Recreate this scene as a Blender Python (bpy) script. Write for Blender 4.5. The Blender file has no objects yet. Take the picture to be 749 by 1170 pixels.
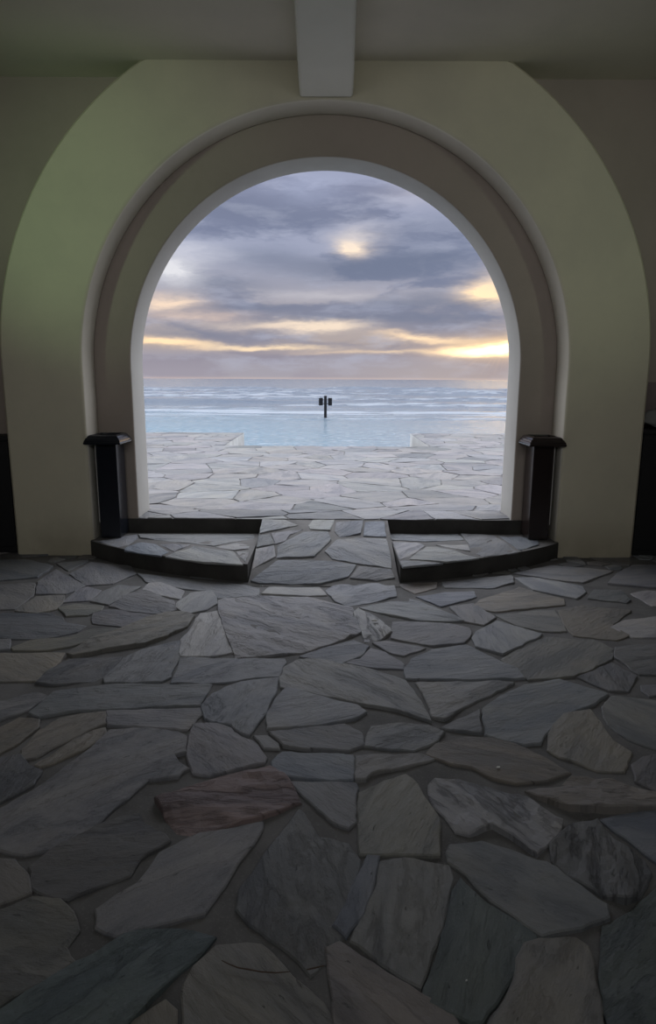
import bpy, bmesh, math, random
from mathutils import Vector, noise, geometry
random.seed(7)
COL = bpy.context.scene.collection
PI = math.pi

# ---------------------------------------------------------------- helpers
def link(o, parent=None):
    COL.objects.link(o)
    if parent: o.parent = parent
    return o
def obj(name, bm, mats, parent=None, smooth=False, recalc=True):
    me = bpy.data.meshes.new(name)
    if recalc: bmesh.ops.recalc_face_normals(bm, faces=bm.faces)
    bm.to_mesh(me); bm.free()
    for m in (mats if isinstance(mats, (list, tuple)) else [mats]): me.materials.append(m)
    if smooth:
        for p in me.polygons: p.use_smooth = True
    return link(bpy.data.objects.new(name, me), parent)
def tag(o, label=None, cat=None, group=None, kind=None):
    for k, v in (('label', label), ('category', cat), ('group', group), ('kind', kind)):
        if v: o[k] = v
    return o
def empty(name, loc=(0, 0, 0)):
    o = bpy.data.objects.new(name, None); o.location = loc; o.empty_display_size = .1
    return link(o)
def box(bm, x0, x1, y0, y1, z0, z1, bev=0, seg=2):
    r = bmesh.ops.create_cube(bm, size=1)
    vs = r['verts']
    for v in vs:
        v.co = Vector((x0 + (v.co.x + .5) * (x1 - x0), y0 + (v.co.y + .5) * (y1 - y0), z0 + (v.co.z + .5) * (z1 - z0)))
    if bev:
        es = list({e for v in vs for e in v.link_edges})
        bmesh.ops.bevel(bm, geom=es, offset=bev, segments=seg, profile=.5, affect='EDGES')
def tube(bm, pts, rads, n=8):
    rings = []
    for i, p in enumerate(pts):
        p = Vector(p)
        d = (Vector(pts[min(i + 1, len(pts) - 1)]) - Vector(pts[max(i - 1, 0)])).normalized()
        a = d.cross(Vector((0, 0, 1)))
        if a.length < 1e-3: a = Vector((1, 0, 0))
        a.normalize(); b = d.cross(a)
        rings.append([bm.verts.new(p + (a * math.cos(2 * PI * k / n) + b * math.sin(2 * PI * k / n)) * rads[i]) for k in range(n)])
    for r0, r1 in zip(rings, rings[1:]):
        for k in range(n): bm.faces.new((r0[k], r0[(k + 1) % n], r1[(k + 1) % n], r1[k]))
    bm.faces.new(rings[0]); bm.faces.new(rings[-1])

# ---------------------------------------------------------------- node helper
class NT:
    def __init__(s, tree): s.t = tree; s.n = tree.nodes; s.l = tree.links
    def node(s, typ, **kw):
        n = s.n.new(typ)
        for k, v in kw.items(): setattr(n, k, v)
        return n
    def put(s, sock, v):
        if isinstance(v, bpy.types.NodeSocket): s.l.new(v, sock)
        elif v is not None: sock.default_value = v
    def m(s, op, a, b=None, c=None, clamp=False):
        n = s.node('ShaderNodeMath', operation=op, use_clamp=clamp)
        s.put(n.inputs[0], a)
        if b is not None: s.put(n.inputs[1], b)
        if c is not None: s.put(n.inputs[2], c)
        return n.outputs[0]
    def vm(s, op, a, b=None):
        n = s.node('ShaderNodeVectorMath', operation=op); s.put(n.inputs[0], a)
        if b is not None: s.put(n.inputs[1], b)
        return n.outputs[0]
    def mix(s, f, a, b, blend='MIX'):
        n = s.node('ShaderNodeMix', data_type='RGBA', blend_type=blend)
        s.put(n.inputs[0], f); s.put(n.inputs[6], a); s.put(n.inputs[7], b)
        return n.outputs[2]
    def noise(s, vec, scale=1, detail=4, rough=.55, dist=0, out=0):
        n = s.node('ShaderNodeTexNoise'); s.put(n.inputs['Vector'], vec)
        n.inputs['Scale'].default_value = scale; n.inputs['Detail'].default_value = detail
        n.inputs['Roughness'].default_value = rough; n.inputs['Distortion'].default_value = dist
        return n.outputs[out]
    def ramp(s, f, stops, interp='LINEAR'):
        n = s.node('ShaderNodeValToRGB'); s.put(n.inputs[0], f); r = n.color_ramp; r.interpolation = interp
        while len(r.elements) < len(stops): r.elements.new(.5)
        for e, (p, c) in zip(r.elements, stops):
            e.position = p; e.color = c if len(c) == 4 else (*c, 1)
        return n.outputs[0]
    def smooth(s, v, a, b, c0=0., c1=1.):
        n = s.node('ShaderNodeMapRange', interpolation_type='SMOOTHSTEP'); s.put(n.inputs[0], v)
        n.inputs[1].default_value = a; n.inputs[2].default_value = b; n.inputs[3].default_value = c0; n.inputs[4].default_value = c1
        return n.outputs[0]
    def xyz(s, x, y, z):
        n = s.node('ShaderNodeCombineXYZ'); s.put(n.inputs[0], x); s.put(n.inputs[1], y); s.put(n.inputs[2], z)
        return n.outputs[0]
    def sep(s, v):
        n = s.node('ShaderNodeSeparateXYZ'); s.put(n.inputs[0], v); return n.outputs
def material(name):
    m = bpy.data.materials.new(name); m.use_nodes = True
    nt = NT(m.node_tree); b = nt.n['Principled BSDF']
    return m, nt, b
def bump(nt, b, h, strength, dist, prev=None):
    n = nt.node('ShaderNodeBump'); nt.put(n.inputs['Height'], h)
    n.inputs['Strength'].default_value = strength; n.inputs['Distance'].default_value = dist
    if prev is not None: nt.put(n.inputs['Normal'], prev)
    nt.put(b.inputs['Normal'], n.outputs[0]); return n.outputs[0]

def plaster(name, col, dark, rough=.75):
    m, nt, b = material(name)
    tc = nt.node('ShaderNodeTexCoord').outputs['Object']
    n1 = nt.noise(tc, 1.3, 5, .6); n2 = nt.noise(tc, 14, 4, .6)
    c = nt.mix(nt.smooth(n1, .35, .7), (*col, 1), (*dark, 1))
    c = nt.mix(nt.m('MULTIPLY', nt.smooth(n2, .45, .75), .18), c, (*dark, 1))
    # scuffs and damp close to the ground
    z = nt.sep(nt.node('ShaderNodeNewGeometry').outputs['Position'])[2]
    low = nt.m('MULTIPLY', nt.smooth(z, .02, .45, 1., 0.), nt.smooth(n1, .3, .6))
    c = nt.mix(nt.m('MULTIPLY', low, .45), c, (col[0] * .45, col[1] * .4, col[2] * .36, 1))
    nt.put(b.inputs['Base Color'], c); b.inputs['Roughness'].default_value = rough
    b.inputs['Specular IOR Level'].default_value = .3
    bump(nt, b, nt.noise(tc, 55, 5, .6), .25, .004, bump(nt, b, n1, .2, .02))
    return m
def simple(name, col, rough=.5, metal=0, bumps=(60, .1, .002), var=.15, spec=.5):
    m, nt, b = material(name)
    tc = nt.node('ShaderNodeTexCoord').outputs['Object']
    n1 = nt.noise(tc, bumps[0] * .25, 4)
    c = nt.mix(n1, (*[x * (1 - var) for x in col], 1), (*[min(1, x * (1 + var)) for x in col], 1))
    nt.put(b.inputs['Base Color'], c); b.inputs['Roughness'].default_value = rough
    b.inputs['Metallic'].default_value = metal; b.inputs['Specular IOR Level'].default_value = spec
    bump(nt, b, nt.noise(tc, bumps[0], 4), bumps[1], bumps[2])
    return m

def slate(name, gain=1.0, wet=.0, rough=.62):
    """flagstone: colour in 'tint', stone-local stretched coordinates in 'grain' (z holds the relief)"""
    m, nt, b = material(name)
    tint = nt.node('ShaderNodeAttribute', attribute_name='tint').outputs['Color']
    g = nt.node('ShaderNodeAttribute', attribute_name='grain').outputs['Vector']
    gs = nt.sep(g)
    uv = nt.xyz(gs[0], gs[1], 0.)
    stretched = nt.vm('MULTIPLY', uv, (1., 3.2, 1.))
    big = nt.noise(stretched, 1.6, 6, .62, .6)
    fine = nt.noise(stretched, 9, 7, .7, .3)
    grit = nt.noise(uv, 70, 4, .7)
    blotch = nt.noise(uv, 2.6, 3, .6)
    # cleft layers: terraces in the big noise
    lay = nt.m('MULTIPLY', nt.m('ADD', big, nt.m('MULTIPLY', fine, .22)), 6.)
    fr = nt.m('FRACT', lay); fl = nt.m('FLOOR', lay)
    step = nt.m('ADD', fl, nt.smooth(fr, .0, .45))
    c = nt.mix(nt.smooth(big, .3, .7), nt.mix(1., tint, (.72, .74, .78, 1), 'MULTIPLY'), nt.mix(1., tint, (1.2, 1.17, 1.12, 1), 'MULTIPLY'))
    c = nt.mix(nt.m('MULTIPLY', nt.smooth(blotch, .5, .75), .45), c, nt.mix(1., tint, (1.3, 1.2, 1.02, 1), 'MULTIPLY'))
    c = nt.mix(nt.m('MULTIPLY', nt.smooth(fine, .55, .8), .3), c, nt.mix(1., tint, (.55, .56, .6, 1), 'MULTIPLY'))
    pits = nt.smooth(nt.noise(stretched, 16, 3, .5), .68, .74)
    c = nt.mix(nt.m('MULTIPLY', pits, .35), c, (.02, .02, .02, 1))
    c = nt.mix(nt.m('MULTIPLY', nt.smooth(grit, .62, .72), .25), c, (.4, .4, .4, 1))
    c = nt.mix(1., c, (gain, gain, gain, 1), 'MULTIPLY')
    nt.put(b.inputs['Base Color'], c)
    nt.put(b.inputs['Roughness'], nt.m('ADD', rough - .12, nt.m('MULTIPLY', fine, .25)))
    b.inputs['Specular IOR Level'].default_value = .45
    amt = nt.m('ADD', .12, nt.m('MULTIPLY', gs[2], .6))
    h = nt.m('MULTIPLY', step, amt)
    h = nt.m('ADD', h, nt.m('MULTIPLY', fine, 1.1))
    h = nt.m('ADD', h, nt.m('MULTIPLY', grit, .22))
    h = nt.m('SUBTRACT', h, nt.m('MULTIPLY', pits, .6))
    bump(nt, b, h, .8, .011)
    return m
def mortar(name, col):
    m, nt, b = material(name)
    tc = nt.node('ShaderNodeTexCoord').outputs['Object']
    n = nt.noise(tc, 3.2, 6, .6); s = nt.noise(tc, 120, 3, .6)
    c = nt.mix(nt.smooth(n, .3, .7), (*[x * .7 for x in col], 1), (*[x * 1.25 for x in col], 1))
    c = nt.mix(nt.m('MULTIPLY', nt.smooth(s, .55, .7), .35), c, (*[x * 1.9 for x in col], 1))
    nt.put(b.inputs['Base Color'], c); b.inputs['Roughness'].default_value = .85
    bump(nt, b, nt.m('ADD', nt.m('MULTIPLY', n, 1.5), nt.m('MULTIPLY', s, .2)), .5, .008)
    return m

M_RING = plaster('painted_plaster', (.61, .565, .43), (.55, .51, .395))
M_WALL = plaster('shaded_plaster_wall', (.37, .31, .268), (.33, .28, .24))  # same plaster as the surround; its shade put into a darker, browner colour
M_REVEAL = plaster('daylit_plaster_reveal', (.74, .70, .61), (.68, .64, .55))  # daylight on the inner edge of the surround put into a lighter colour
M_JAMB = plaster('daylit_plaster_jamb', (.50, .49, .46), (.45, .44, .41))  # edge of the opening lightened in colour to carry the daylight on it
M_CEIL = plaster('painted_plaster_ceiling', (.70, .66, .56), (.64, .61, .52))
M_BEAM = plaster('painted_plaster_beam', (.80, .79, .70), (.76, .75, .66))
M_SLATE = slate('slate_flagstone', 1.1)
M_SLATE_OUT = slate('weathered_flagstone', 1.0, rough=.7)
M_MORTAR = mortar('floor_mortar', (.125, .122, .12))
M_MORTAR_OUT = mortar('terrace_mortar', (.13, .125, .12))
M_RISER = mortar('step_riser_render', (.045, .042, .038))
M_EDGE = plaster('terrace_edge_render', (.75, .73, .70), (.55, .54, .52))
M_BLACK = simple('black_granite', (.010, .012, .018), .2, 0, (90, .06, .001), .15, .6)
M_BLACK_W = simple('brown_black_granite', (.020, .014, .013), .2, 0, (90, .06, .001), .15, .6)
M_STRIP = simple('dull_metal_strip', (.55, .53, .5), .4, .6)
M_VOID = simple('black_paint', (.006, .006, .007), .6)
M_POST = simple('dark_timber', (.018, .018, .022), .7)
M_TWIG = simple('twig_bark', (.10, .065, .045), .8)
M_BAG = simple('grey_cloth', (.20, .20, .19), .8, 0, (40, .4, .004))
M_BOARD = simple('mauve_brown_paint', (.20, .155, .15), .7)
M_PALE = simple('pale_chip', (.7, .7, .68), .7)

# ---------------------------------------------------------------- dimensions
Y_RING, Y_WALL, Y_OUT = 5.93, 6.25, 6.66
ZC = 1.70                       # centre height of the concentric arcs
R_OUT, R_RING, R_OPEN = 2.83, 2.115, 1.785
Z_CEIL = 4.10
Z_STEP, Z_TERR = .145, .285
SEA_Z = -1.2

FLOOR_STONES=[
('g1',[(-1.384,3.188),(-1.149,3.27),(-0.83,3.294),(-0.582,3.287),(-0.604,3.055),(-0.939,3.025),(-1.19,3.005),(-1.349,2.935),(-1.414,2.977)]),
('g0',[(-1.046,2.997),(-0.808,3.017),(-0.581,3.028),(-0.577,2.959),(-0.622,2.828),(-0.827,2.849),(-0.999,2.864)]),
('g1',[(-0.965,2.809),(-0.8,2.826),(-0.652,2.796),(-0.608,2.759),(-0.585,2.629),(-0.633,2.608),(-0.599,2.555),(-0.545,2.511),(-0.577,2.454),(-0.695,2.429),(-0.757,2.281),(-0.817,2.144),(-0.913,2.02),(-1,1.998),(-1.104,2.027),(-1.31,2.07),(-1.344,2.189),(-1.207,2.241),(-1.117,2.379),(-1.066,2.469),(-1.011,2.619)]),
('b1',[(-1.052,2.989),(-1.014,2.872),(-1.068,2.816),(-1.15,2.702),(-1.216,2.583),(-1.257,2.576),(-1.299,2.644),(-1.302,2.814),(-1.242,2.919),(-1.157,2.97)]),
('b2',[(-1.001,2.832),(-0.974,2.763),(-1.04,2.646),(-1.125,2.544),(-1.169,2.518),(-1.196,2.537),(-1.138,2.652),(-1.07,2.785)]),
('g1',[(-1.86,3.052),(-1.614,3.081),(-1.457,3.178),(-1.396,3.14),(-1.434,3.002),(-1.53,2.908),(-1.746,2.849)]),
('b1',[(-1.662,2.698),(-1.483,2.812),(-1.434,2.917),(-1.335,2.901),(-1.312,2.837),(-1.344,2.7),(-1.388,2.616),(-1.549,2.496)]),
('k1',[(-1.514,2.435),(-1.369,2.575),(-1.288,2.603),(-1.223,2.524),(-1.152,2.487),(-1.14,2.39),(-1.225,2.278),(-1.391,2.214)]),
('k1',[(-0.958,1.936),(-0.922,2.011),(-0.834,2.12),(-0.734,2.204),(-0.671,2.214),(-0.642,2.165),(-0.546,2.099),(-0.523,2.067),(-0.605,1.975),(-0.615,1.906),(-0.698,1.856),(-0.776,1.8),(-0.851,1.818),(-0.916,1.858)]),
('b0',[(-1.25,1.962),(-1.079,1.976),(-1.024,1.972),(-0.946,1.896),(-0.904,1.825),(-0.979,1.768),(-1.115,1.723)]),
('b1',[(-1.106,1.706),(-0.969,1.747),(-0.886,1.803),(-0.8,1.793),(-0.74,1.742),(-0.698,1.677),(-0.715,1.621),(-0.674,1.578),(-0.726,1.514),(-0.82,1.439),(-0.916,1.368)]),
('g0',[(-0.202,2.163),(-0.214,2.087),(-0.291,1.889),(-0.342,1.744),(-0.488,1.694),(-0.582,1.662),(-0.652,1.693),(-0.674,1.759),(-0.575,1.868),(-0.54,2.009),(-0.423,2.109)]),
('t2',[(-0.665,1.572),(-0.545,1.665),(-0.42,1.678),(-0.295,1.654),(-0.357,1.56),(-0.443,1.429),(-0.511,1.326),(-0.786,1.206),(-0.892,1.324),(-0.811,1.42),(-0.732,1.501)]),
('b1',[(-0.35,1.505),(-0.333,1.56),(-0.282,1.624),(-0.196,1.633),(-0.157,1.625),(-0.064,1.526),(0.024,1.444),(0.053,1.351),(0.031,1.209),(-0.284,1.208),(-0.325,1.371)]),
('b0',[(-0.457,1.398),(-0.388,1.454),(-0.356,1.425),(-0.304,1.208),(-0.452,1.207)]),
('k1',[(-0.071,2.234),(-0.029,2.159),(0.001,2.079),(0.108,2.058),(0.144,1.972),(0.115,1.835),(0.083,1.697),(0.031,1.576),(-0.012,1.537),(-0.042,1.581),(-0.108,1.64),(-0.163,1.686),(-0.245,1.762),(-0.244,1.833),(-0.19,1.97)]),
('p3',[(-0.627,2.299),(-0.523,2.366),(-0.38,2.456),(-0.206,2.52),(-0.147,2.458),(-0.096,2.358),(-0.069,2.287),(-0.212,2.197),(-0.349,2.138),(-0.481,2.09),(-0.547,2.17)]),
('g1',[(-0.596,2.86),(-0.484,2.877),(-0.412,2.837),(-0.358,2.761),(-0.303,2.732),(-0.227,2.592),(-0.236,2.558),(-0.351,2.506),(-0.453,2.462),(-0.521,2.48),(-0.563,2.582),(-0.585,2.707)]),
('g1',[(-0.589,3.046),(-0.562,3.167),(-0.491,3.267),(-0.369,3.341),(-0.235,3.375),(-0.237,3.22),(-0.277,2.962),(-0.328,2.776),(-0.37,2.799),(-0.422,2.877),(-0.554,2.925)]),
('g0',[(-0.184,3.25),(-0.128,3.231),(0.054,3.126),(0.185,3.063),(0.221,3.001),(0.158,2.932),(-0.03,2.865),(-0.249,2.839),(-0.259,2.945),(-0.234,3.123)]),
('g0',[(-0.234,2.8),(-0.029,2.841),(0.114,2.874),(0.192,2.789),(0.196,2.7),(0.128,2.656),(-0.084,2.669),(-0.162,2.689)]),
('g0',[(-0.3,2.777),(-0.244,2.777),(-0.187,2.711),(-0.18,2.668),(-0.246,2.674)]),
('u0',[(-0.202,2.559),(-0.159,2.633),(-0.025,2.627),(0.142,2.615),(0.141,2.51),(0.135,2.436),(0.014,2.435),(-0.165,2.458),(-0.194,2.507)]),
('g1',[(0.156,2.602),(0.316,2.617),(0.432,2.631),(0.504,2.605),(0.383,2.544),(0.212,2.479),(0.185,2.436),(0.149,2.436)]),
('g0',[(-0.127,2.422),(0.014,2.417),(0.148,2.406),(0.138,2.175),(0.111,2.141),(0.064,2.165),(-0.019,2.276)]),
('b0',[(0.159,2.355),(0.262,2.431),(0.356,2.474),(0.394,2.408),(0.419,2.29),(0.447,2.192),(0.415,2.003),(0.143,2.01),(0.146,2.151)]),
('g1',[(0.217,2.804),(0.238,2.867),(0.384,2.893),(0.504,2.862),(0.569,2.808),(0.525,2.739),(0.409,2.659),(0.283,2.672),(0.199,2.693)]),
('g1',[(-0.228,3.486),(-0.145,3.618),(0.033,3.595),(0.182,3.549),(0.301,3.469),(0.449,3.35),(0.497,3.112),(0.521,2.919),(0.377,3.02),(0.187,3.1),(-0.013,3.183),(-0.213,3.27)]),
('g1',[(0.508,3.33),(0.763,3.332),(1.034,3.325),(0.868,3.182),(0.708,3.059),(0.589,2.928),(0.539,2.953),(0.535,3.131)]),
('g0',[(0.565,2.855),(0.783,3.024),(0.739,2.809),(0.622,2.831)]),
('g0',[(0.804,3.042),(0.936,3.183),(1.082,3.294),(1.294,3.37),(1.485,3.198),(1.375,3.093),(1.18,2.976),(1.092,2.875),(0.982,2.721),(0.91,2.706),(0.755,2.794)]),
('b0',[(0.462,2.632),(0.522,2.717),(0.67,2.77),(0.766,2.756),(0.871,2.706),(0.972,2.595),(1.037,2.492),(0.921,2.436),(0.791,2.418),(0.712,2.453),(0.639,2.533),(0.552,2.559)]),
('l3',[(0.439,2.403),(0.473,2.439),(0.571,2.446),(0.679,2.393),(0.809,2.321),(0.896,2.181),(0.873,2.132),(0.75,2.01),(0.734,2.027),(0.683,2.107),(0.636,2.159),(0.54,2.111),(0.496,2.129),(0.472,2.208),(0.445,2.264),(0.432,2.351)]),
('b1',[(1.103,2.884),(1.183,2.985),(1.325,3.021),(1.33,2.894),(1.324,2.761),(1.363,2.653),(1.268,2.507),(1.149,2.518),(1.033,2.609),(1.002,2.664),(1.049,2.797)]),
('g0',[(1.4,3.066),(1.499,3.179),(1.694,3.124),(1.915,3.035),(1.721,2.622),(1.481,2.682),(1.404,2.762),(1.359,2.894)]),
('k1',[(1.328,2.559),(1.397,2.619),(1.567,2.655),(1.573,2.491),(1.42,2.37),(1.335,2.381),(1.285,2.439)]),
('b3',[(0.822,2.366),(0.966,2.413),(1.039,2.468),(1.196,2.457),(1.296,2.364),(1.477,2.315),(1.414,2.261),(1.106,2.243),(0.946,2.257),(0.851,2.327)]),
('u0',[(1.046,2.192),(1.164,2.223),(1.388,2.277),(1.6,2.186),(1.412,1.98),(1.141,1.978),(1.108,2.065),(1.067,2.134)]),
('k3',[(0.94,2.176),(1.027,2.177),(1.05,2.087),(1.108,1.978),(1.103,1.925),(1.038,1.848),(0.962,1.801),(0.903,1.825),(0.845,1.892),(0.796,1.976),(0.811,2.049)]),
('g0',[(0.444,2.016),(0.464,2.056),(0.577,2.07),(0.631,2.039),(0.772,1.968),(0.898,1.779),(0.885,1.735),(0.752,1.688),(0.66,1.669),(0.62,1.707),(0.549,1.802),(0.497,1.91),(0.443,1.974)]),
('t0',[(0.468,1.894),(0.534,1.784),(0.645,1.663),(0.599,1.594),(0.497,1.484),(0.423,1.398),(0.396,1.393),(0.288,1.458),(0.326,1.55),(0.388,1.699),(0.436,1.844)]),
('g1',[(0.215,1.972),(0.298,1.977),(0.444,1.961),(0.443,1.894),(0.381,1.715),(0.32,1.578),(0.282,1.498),(0.212,1.549),(0.102,1.647),(0.137,1.724),(0.184,1.835)]),
('u0',[(0.172,1.993),(0.207,1.989),(0.181,1.873),(0.169,1.817),(0.123,1.714),(0.088,1.663),(0.055,1.704),(0.1,1.817),(0.141,1.911)]),
('b1',[(0.031,1.62),(0.069,1.641),(0.099,1.617),(0.165,1.56),(0.254,1.496),(0.357,1.421),(0.41,1.269),(0.065,1.247),(0.054,1.469)]),
('b1',[(0.607,1.638),(0.655,1.653),(0.761,1.663),(0.784,1.639),(0.768,1.552),(0.689,1.25),(0.426,1.249),(0.438,1.386),(0.502,1.459)]),
('t2',[(0.858,1.702),(0.937,1.745),(1.12,1.871),(1.404,1.919),(1.116,1.378),(0.771,1.251),(0.742,1.377),(0.787,1.552)]),
('g2',[(-0.771,4.667),(-0.653,4.749),(-0.117,4.736),(0.014,4.639),(0.201,4.491),(0.241,4.044),(0.017,3.826),(-0.124,3.719),(-0.354,3.678),(-0.505,3.651),(-0.587,3.93),(-0.709,4.354)]),
('l0',[(-0.465,4.834),(-0.423,4.964),(-0.035,4.97),(0.013,4.8),(-0.125,4.777)]),
('l0',[(-1.045,4.51),(-1.049,4.643),(-1.002,4.826),(-0.868,4.892),(-0.81,4.746),(-0.778,4.589),(-0.83,4.458),(-0.941,4.368)]),
('l1',[(-0.848,4.387),(-0.747,4.441),(-0.678,4.236),(-0.54,3.714),(-0.671,3.661),(-0.825,3.659),(-0.879,3.912),(-0.858,4.106)]),
('b1',[(-1.484,3.664),(-1.454,3.639),(-1.24,3.757),(-1.091,3.826),(-0.987,3.954),(-0.895,4.121),(-0.882,4.317),(-0.999,4.385),(-1.085,4.366),(-1.183,4.279),(-1.274,4.085),(-1.424,3.891)]),
('k1',[(-1.522,4.522),(-1.472,4.819),(-1.39,4.884),(-1.1,4.642),(-1.039,4.455),(-1.138,4.383),(-1.342,4.415)]),
('l0',[(-1.396,4.905),(-1.383,5.062),(-1.299,5.086),(-1.071,4.867),(-1.051,4.682),(-1.224,4.781)]),
('g0',[(-1.692,4.634),(-1.683,4.837),(-1.611,5.013),(-1.434,4.971),(-1.478,4.84),(-1.547,4.559)]),
('g0',[(-1.882,4.611),(-1.891,4.876),(-1.835,4.964),(-1.711,4.879),(-1.712,4.653)]),
('g0',[(-2.111,5.315),(-2.051,5.665),(-1.665,5.533),(-1.569,5.324),(-1.68,5.057),(-1.864,5.009)]),
('k0',[(-1.615,4.447),(-1.45,4.449),(-1.149,4.33),(-1.278,4.195),(-1.311,4.131),(-1.527,4.192)]),
('b0',[(-1.875,4.498),(-1.772,4.556),(-1.572,4.521),(-1.56,4.43),(-1.621,4.341),(-1.752,4.322)]),
('g0',[(-2.161,4.788),(-2.279,5.094),(-2.271,5.442),(-1.87,4.986),(-1.945,4.791)]),
('g0',[(-2.911,4.926),(-2.287,5.048),(-2.176,4.746),(-2.18,4.457),(-2.605,4.38)]),
('b0',[(-2.135,4.727),(-1.942,4.75),(-1.895,4.611),(-1.886,4.461),(-1.982,4.371),(-2.145,4.422)]),
('k1',[(-2.576,4.328),(-2.115,4.369),(-1.867,4.355),(-1.695,4.19),(-1.562,4.144),(-1.58,4.035),(-1.701,3.945),(-1.852,3.914),(-2.373,3.966)]),
('b0',[(-1.87,3.776),(-1.813,3.887),(-1.586,3.932),(-1.495,4.067),(-1.314,4.084),(-1.433,3.92),(-1.533,3.794),(-1.643,3.739),(-1.841,3.737)]),
('g0',[(-2.348,3.923),(-1.937,3.885),(-1.884,3.75),(-2.22,3.694)]),
('b0',[(-2.192,3.643),(-1.858,3.672),(-1.524,3.689),(-1.507,3.566),(-1.545,3.329),(-2.013,3.324)]),
('k1',[(-1.46,3.602),(-1.179,3.643),(-1.193,3.375),(-1.24,3.332),(-1.434,3.288),(-1.517,3.308),(-1.514,3.438)]),
('u1',[(-1.172,3.354),(-1.146,3.618),(-1.066,3.733),(-0.889,3.884),(-0.84,3.659),(-0.829,3.368),(-0.861,3.325),(-1.154,3.301)]),
('g1',[(-0.822,3.622),(-0.527,3.626),(-0.221,3.617),(-0.213,3.568),(-0.241,3.397),(-0.363,3.374),(-0.522,3.319),(-0.8,3.305),(-0.801,3.48)]),
('g0',[(-0.122,3.668),(0.011,3.786),(0.196,3.898),(0.278,3.816),(0.217,3.659),(0.108,3.56),(0.017,3.595)]),
('g0',[(0.113,3.584),(0.226,3.622),(0.297,3.776),(0.372,3.724),(0.467,3.552),(0.452,3.505),(0.246,3.526)]),
('l3',[(0.215,4.384),(0.249,4.455),(0.357,4.334),(0.434,4.123),(0.433,4.046),(0.356,3.928),(0.267,3.898),(0.251,4.12)]),
('g0',[(0.319,3.871),(0.396,3.886),(0.616,3.793),(0.477,3.687),(0.423,3.712)]),
('g0',[(0.474,4.235),(0.633,4.237),(0.842,4.191),(0.954,4.114),(0.937,4.008),(0.867,3.878),(0.676,3.834),(0.436,3.958)]),
('g0',[(0.473,3.517),(0.528,3.638),(0.665,3.767),(0.88,3.837),(0.972,3.68),(1.092,3.501),(1.1,3.389),(0.817,3.365),(0.462,3.382)]),
('l0',[(0.947,3.95),(1.001,4.068),(1.18,4.261),(1.396,4.028),(1.067,3.707),(0.942,3.824)]),
('b0',[(1.047,3.631),(1.416,3.984),(1.7,3.93),(1.758,3.793),(1.688,3.651),(1.377,3.414),(1.122,3.368)]),
('b0',[(1.08,4.54),(1.159,4.695),(1.535,4.995),(1.784,4.724),(1.743,4.606),(1.196,4.451)]),
('l0',[(1.579,5.276),(1.724,5.279),(2.033,5.025),(2.004,4.893),(1.883,4.746),(1.625,4.952)]),
('u0',[(0.703,4.769),(0.932,4.877),(1.152,4.901),(1.138,4.775),(0.845,4.556)]),
('b0',[(0.59,5.07),(0.904,5.122),(0.868,4.984),(0.694,4.852)]),
('g0',[(0.957,5.146),(1.556,5.326),(1.518,5.131),(1.329,4.992),(0.955,5.008)]),
('g1',[(0.02,4.927),(0.11,5.063),(0.555,5.07),(0.539,4.766),(0.38,4.664),(0.172,4.565),(0.091,4.66)]),
('g1',[(0.265,4.529),(0.448,4.626),(0.622,4.747),(0.709,4.669),(0.807,4.481),(0.905,4.341),(0.937,4.258),(0.655,4.27),(0.469,4.37)]),
('g0',[(0.911,4.538),(1.09,4.616),(1.178,4.328),(1.064,4.194),(0.948,4.258)]),
('b0',[(1.197,4.38),(1.414,4.436),(1.629,4.475),(1.596,4.201),(1.575,4.091),(1.427,4.089),(1.286,4.197)]),
('b0',[(1.66,4.475),(1.869,4.57),(2.171,4.482),(1.919,4.206),(1.954,4.021),(1.844,3.946),(1.605,4.016),(1.609,4.122)]),
('l0',[(1.91,4.158),(2.055,4.289),(2.498,4.398),(2.834,4.25),(2.4,3.997),(1.963,3.991)]),
('k0',[(1.982,4.747),(2.102,4.938),(2.3,4.941),(2.266,4.711),(2.214,4.652)]),
('l0',[(2.36,4.877),(2.512,4.944),(2.808,4.863),(2.678,4.62),(2.38,4.597)]),
('k1',[(1.802,3.834),(2.25,3.923),(2.495,3.698),(2.097,3.444),(1.76,3.452),(1.724,3.664)]),
('k1',[(1.411,3.404),(1.667,3.59),(1.73,3.418),(1.607,3.239),(1.515,3.248)]),
('g0',[(1.606,5.403),(1.989,5.624),(2.461,5.469),(2.077,5.14),(1.86,5.232)]),
('g0',[(2.466,5.392),(2.736,5.665),(3.712,5.682),(3.322,5.045),(2.554,5.033),(2.28,5.12)]),
('g0',[(-3.329,5.671),(-2.664,5.741),(-2.34,5.521),(-2.343,5.212),(-2.96,5.014)]),
('k0',[(-2.339,5.632),(-2.12,5.751),(-2.107,5.693),(-2.165,5.417)]),
('g0',[(-1.547,5.325),(-1.214,5.206),(-0.622,5.028),(-0.51,4.941),(-0.501,4.792),(-0.781,4.726),(-0.854,4.892),(-1.071,4.932),(-1.416,5.108)])]
LEFT_STEP_STONES=[
('g',[(-2.042,5.851),(-1.781,6.132),(-1.733,5.992),(-1.752,5.727),(-1.81,5.663)]),
('g',[(-1.756,6.133),(-0.66,6.192),(-0.67,5.979),(-0.86,5.841),(-0.98,5.71),(-1.169,5.802),(-1.443,5.896),(-1.701,5.992)]),
('u',[(-1.727,5.696),(-1.639,5.826),(-1.505,5.764),(-1.332,5.492),(-1.37,5.376),(-1.713,5.543)]),
('g',[(-1.466,5.764),(-1.195,5.738),(-1.286,5.522)]),
('l',[(-1.313,5.35),(-1.267,5.435),(-1.144,5.676),(-0.96,5.588),(-0.781,5.502),(-0.651,5.122),(-0.953,5.168)]),
('l',[(-0.952,5.68),(-0.785,5.81),(-0.675,5.748),(-0.668,5.624),(-0.774,5.561)]),
('l',[(-0.744,5.503),(-0.65,5.534),(-0.639,5.2)])]
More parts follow.
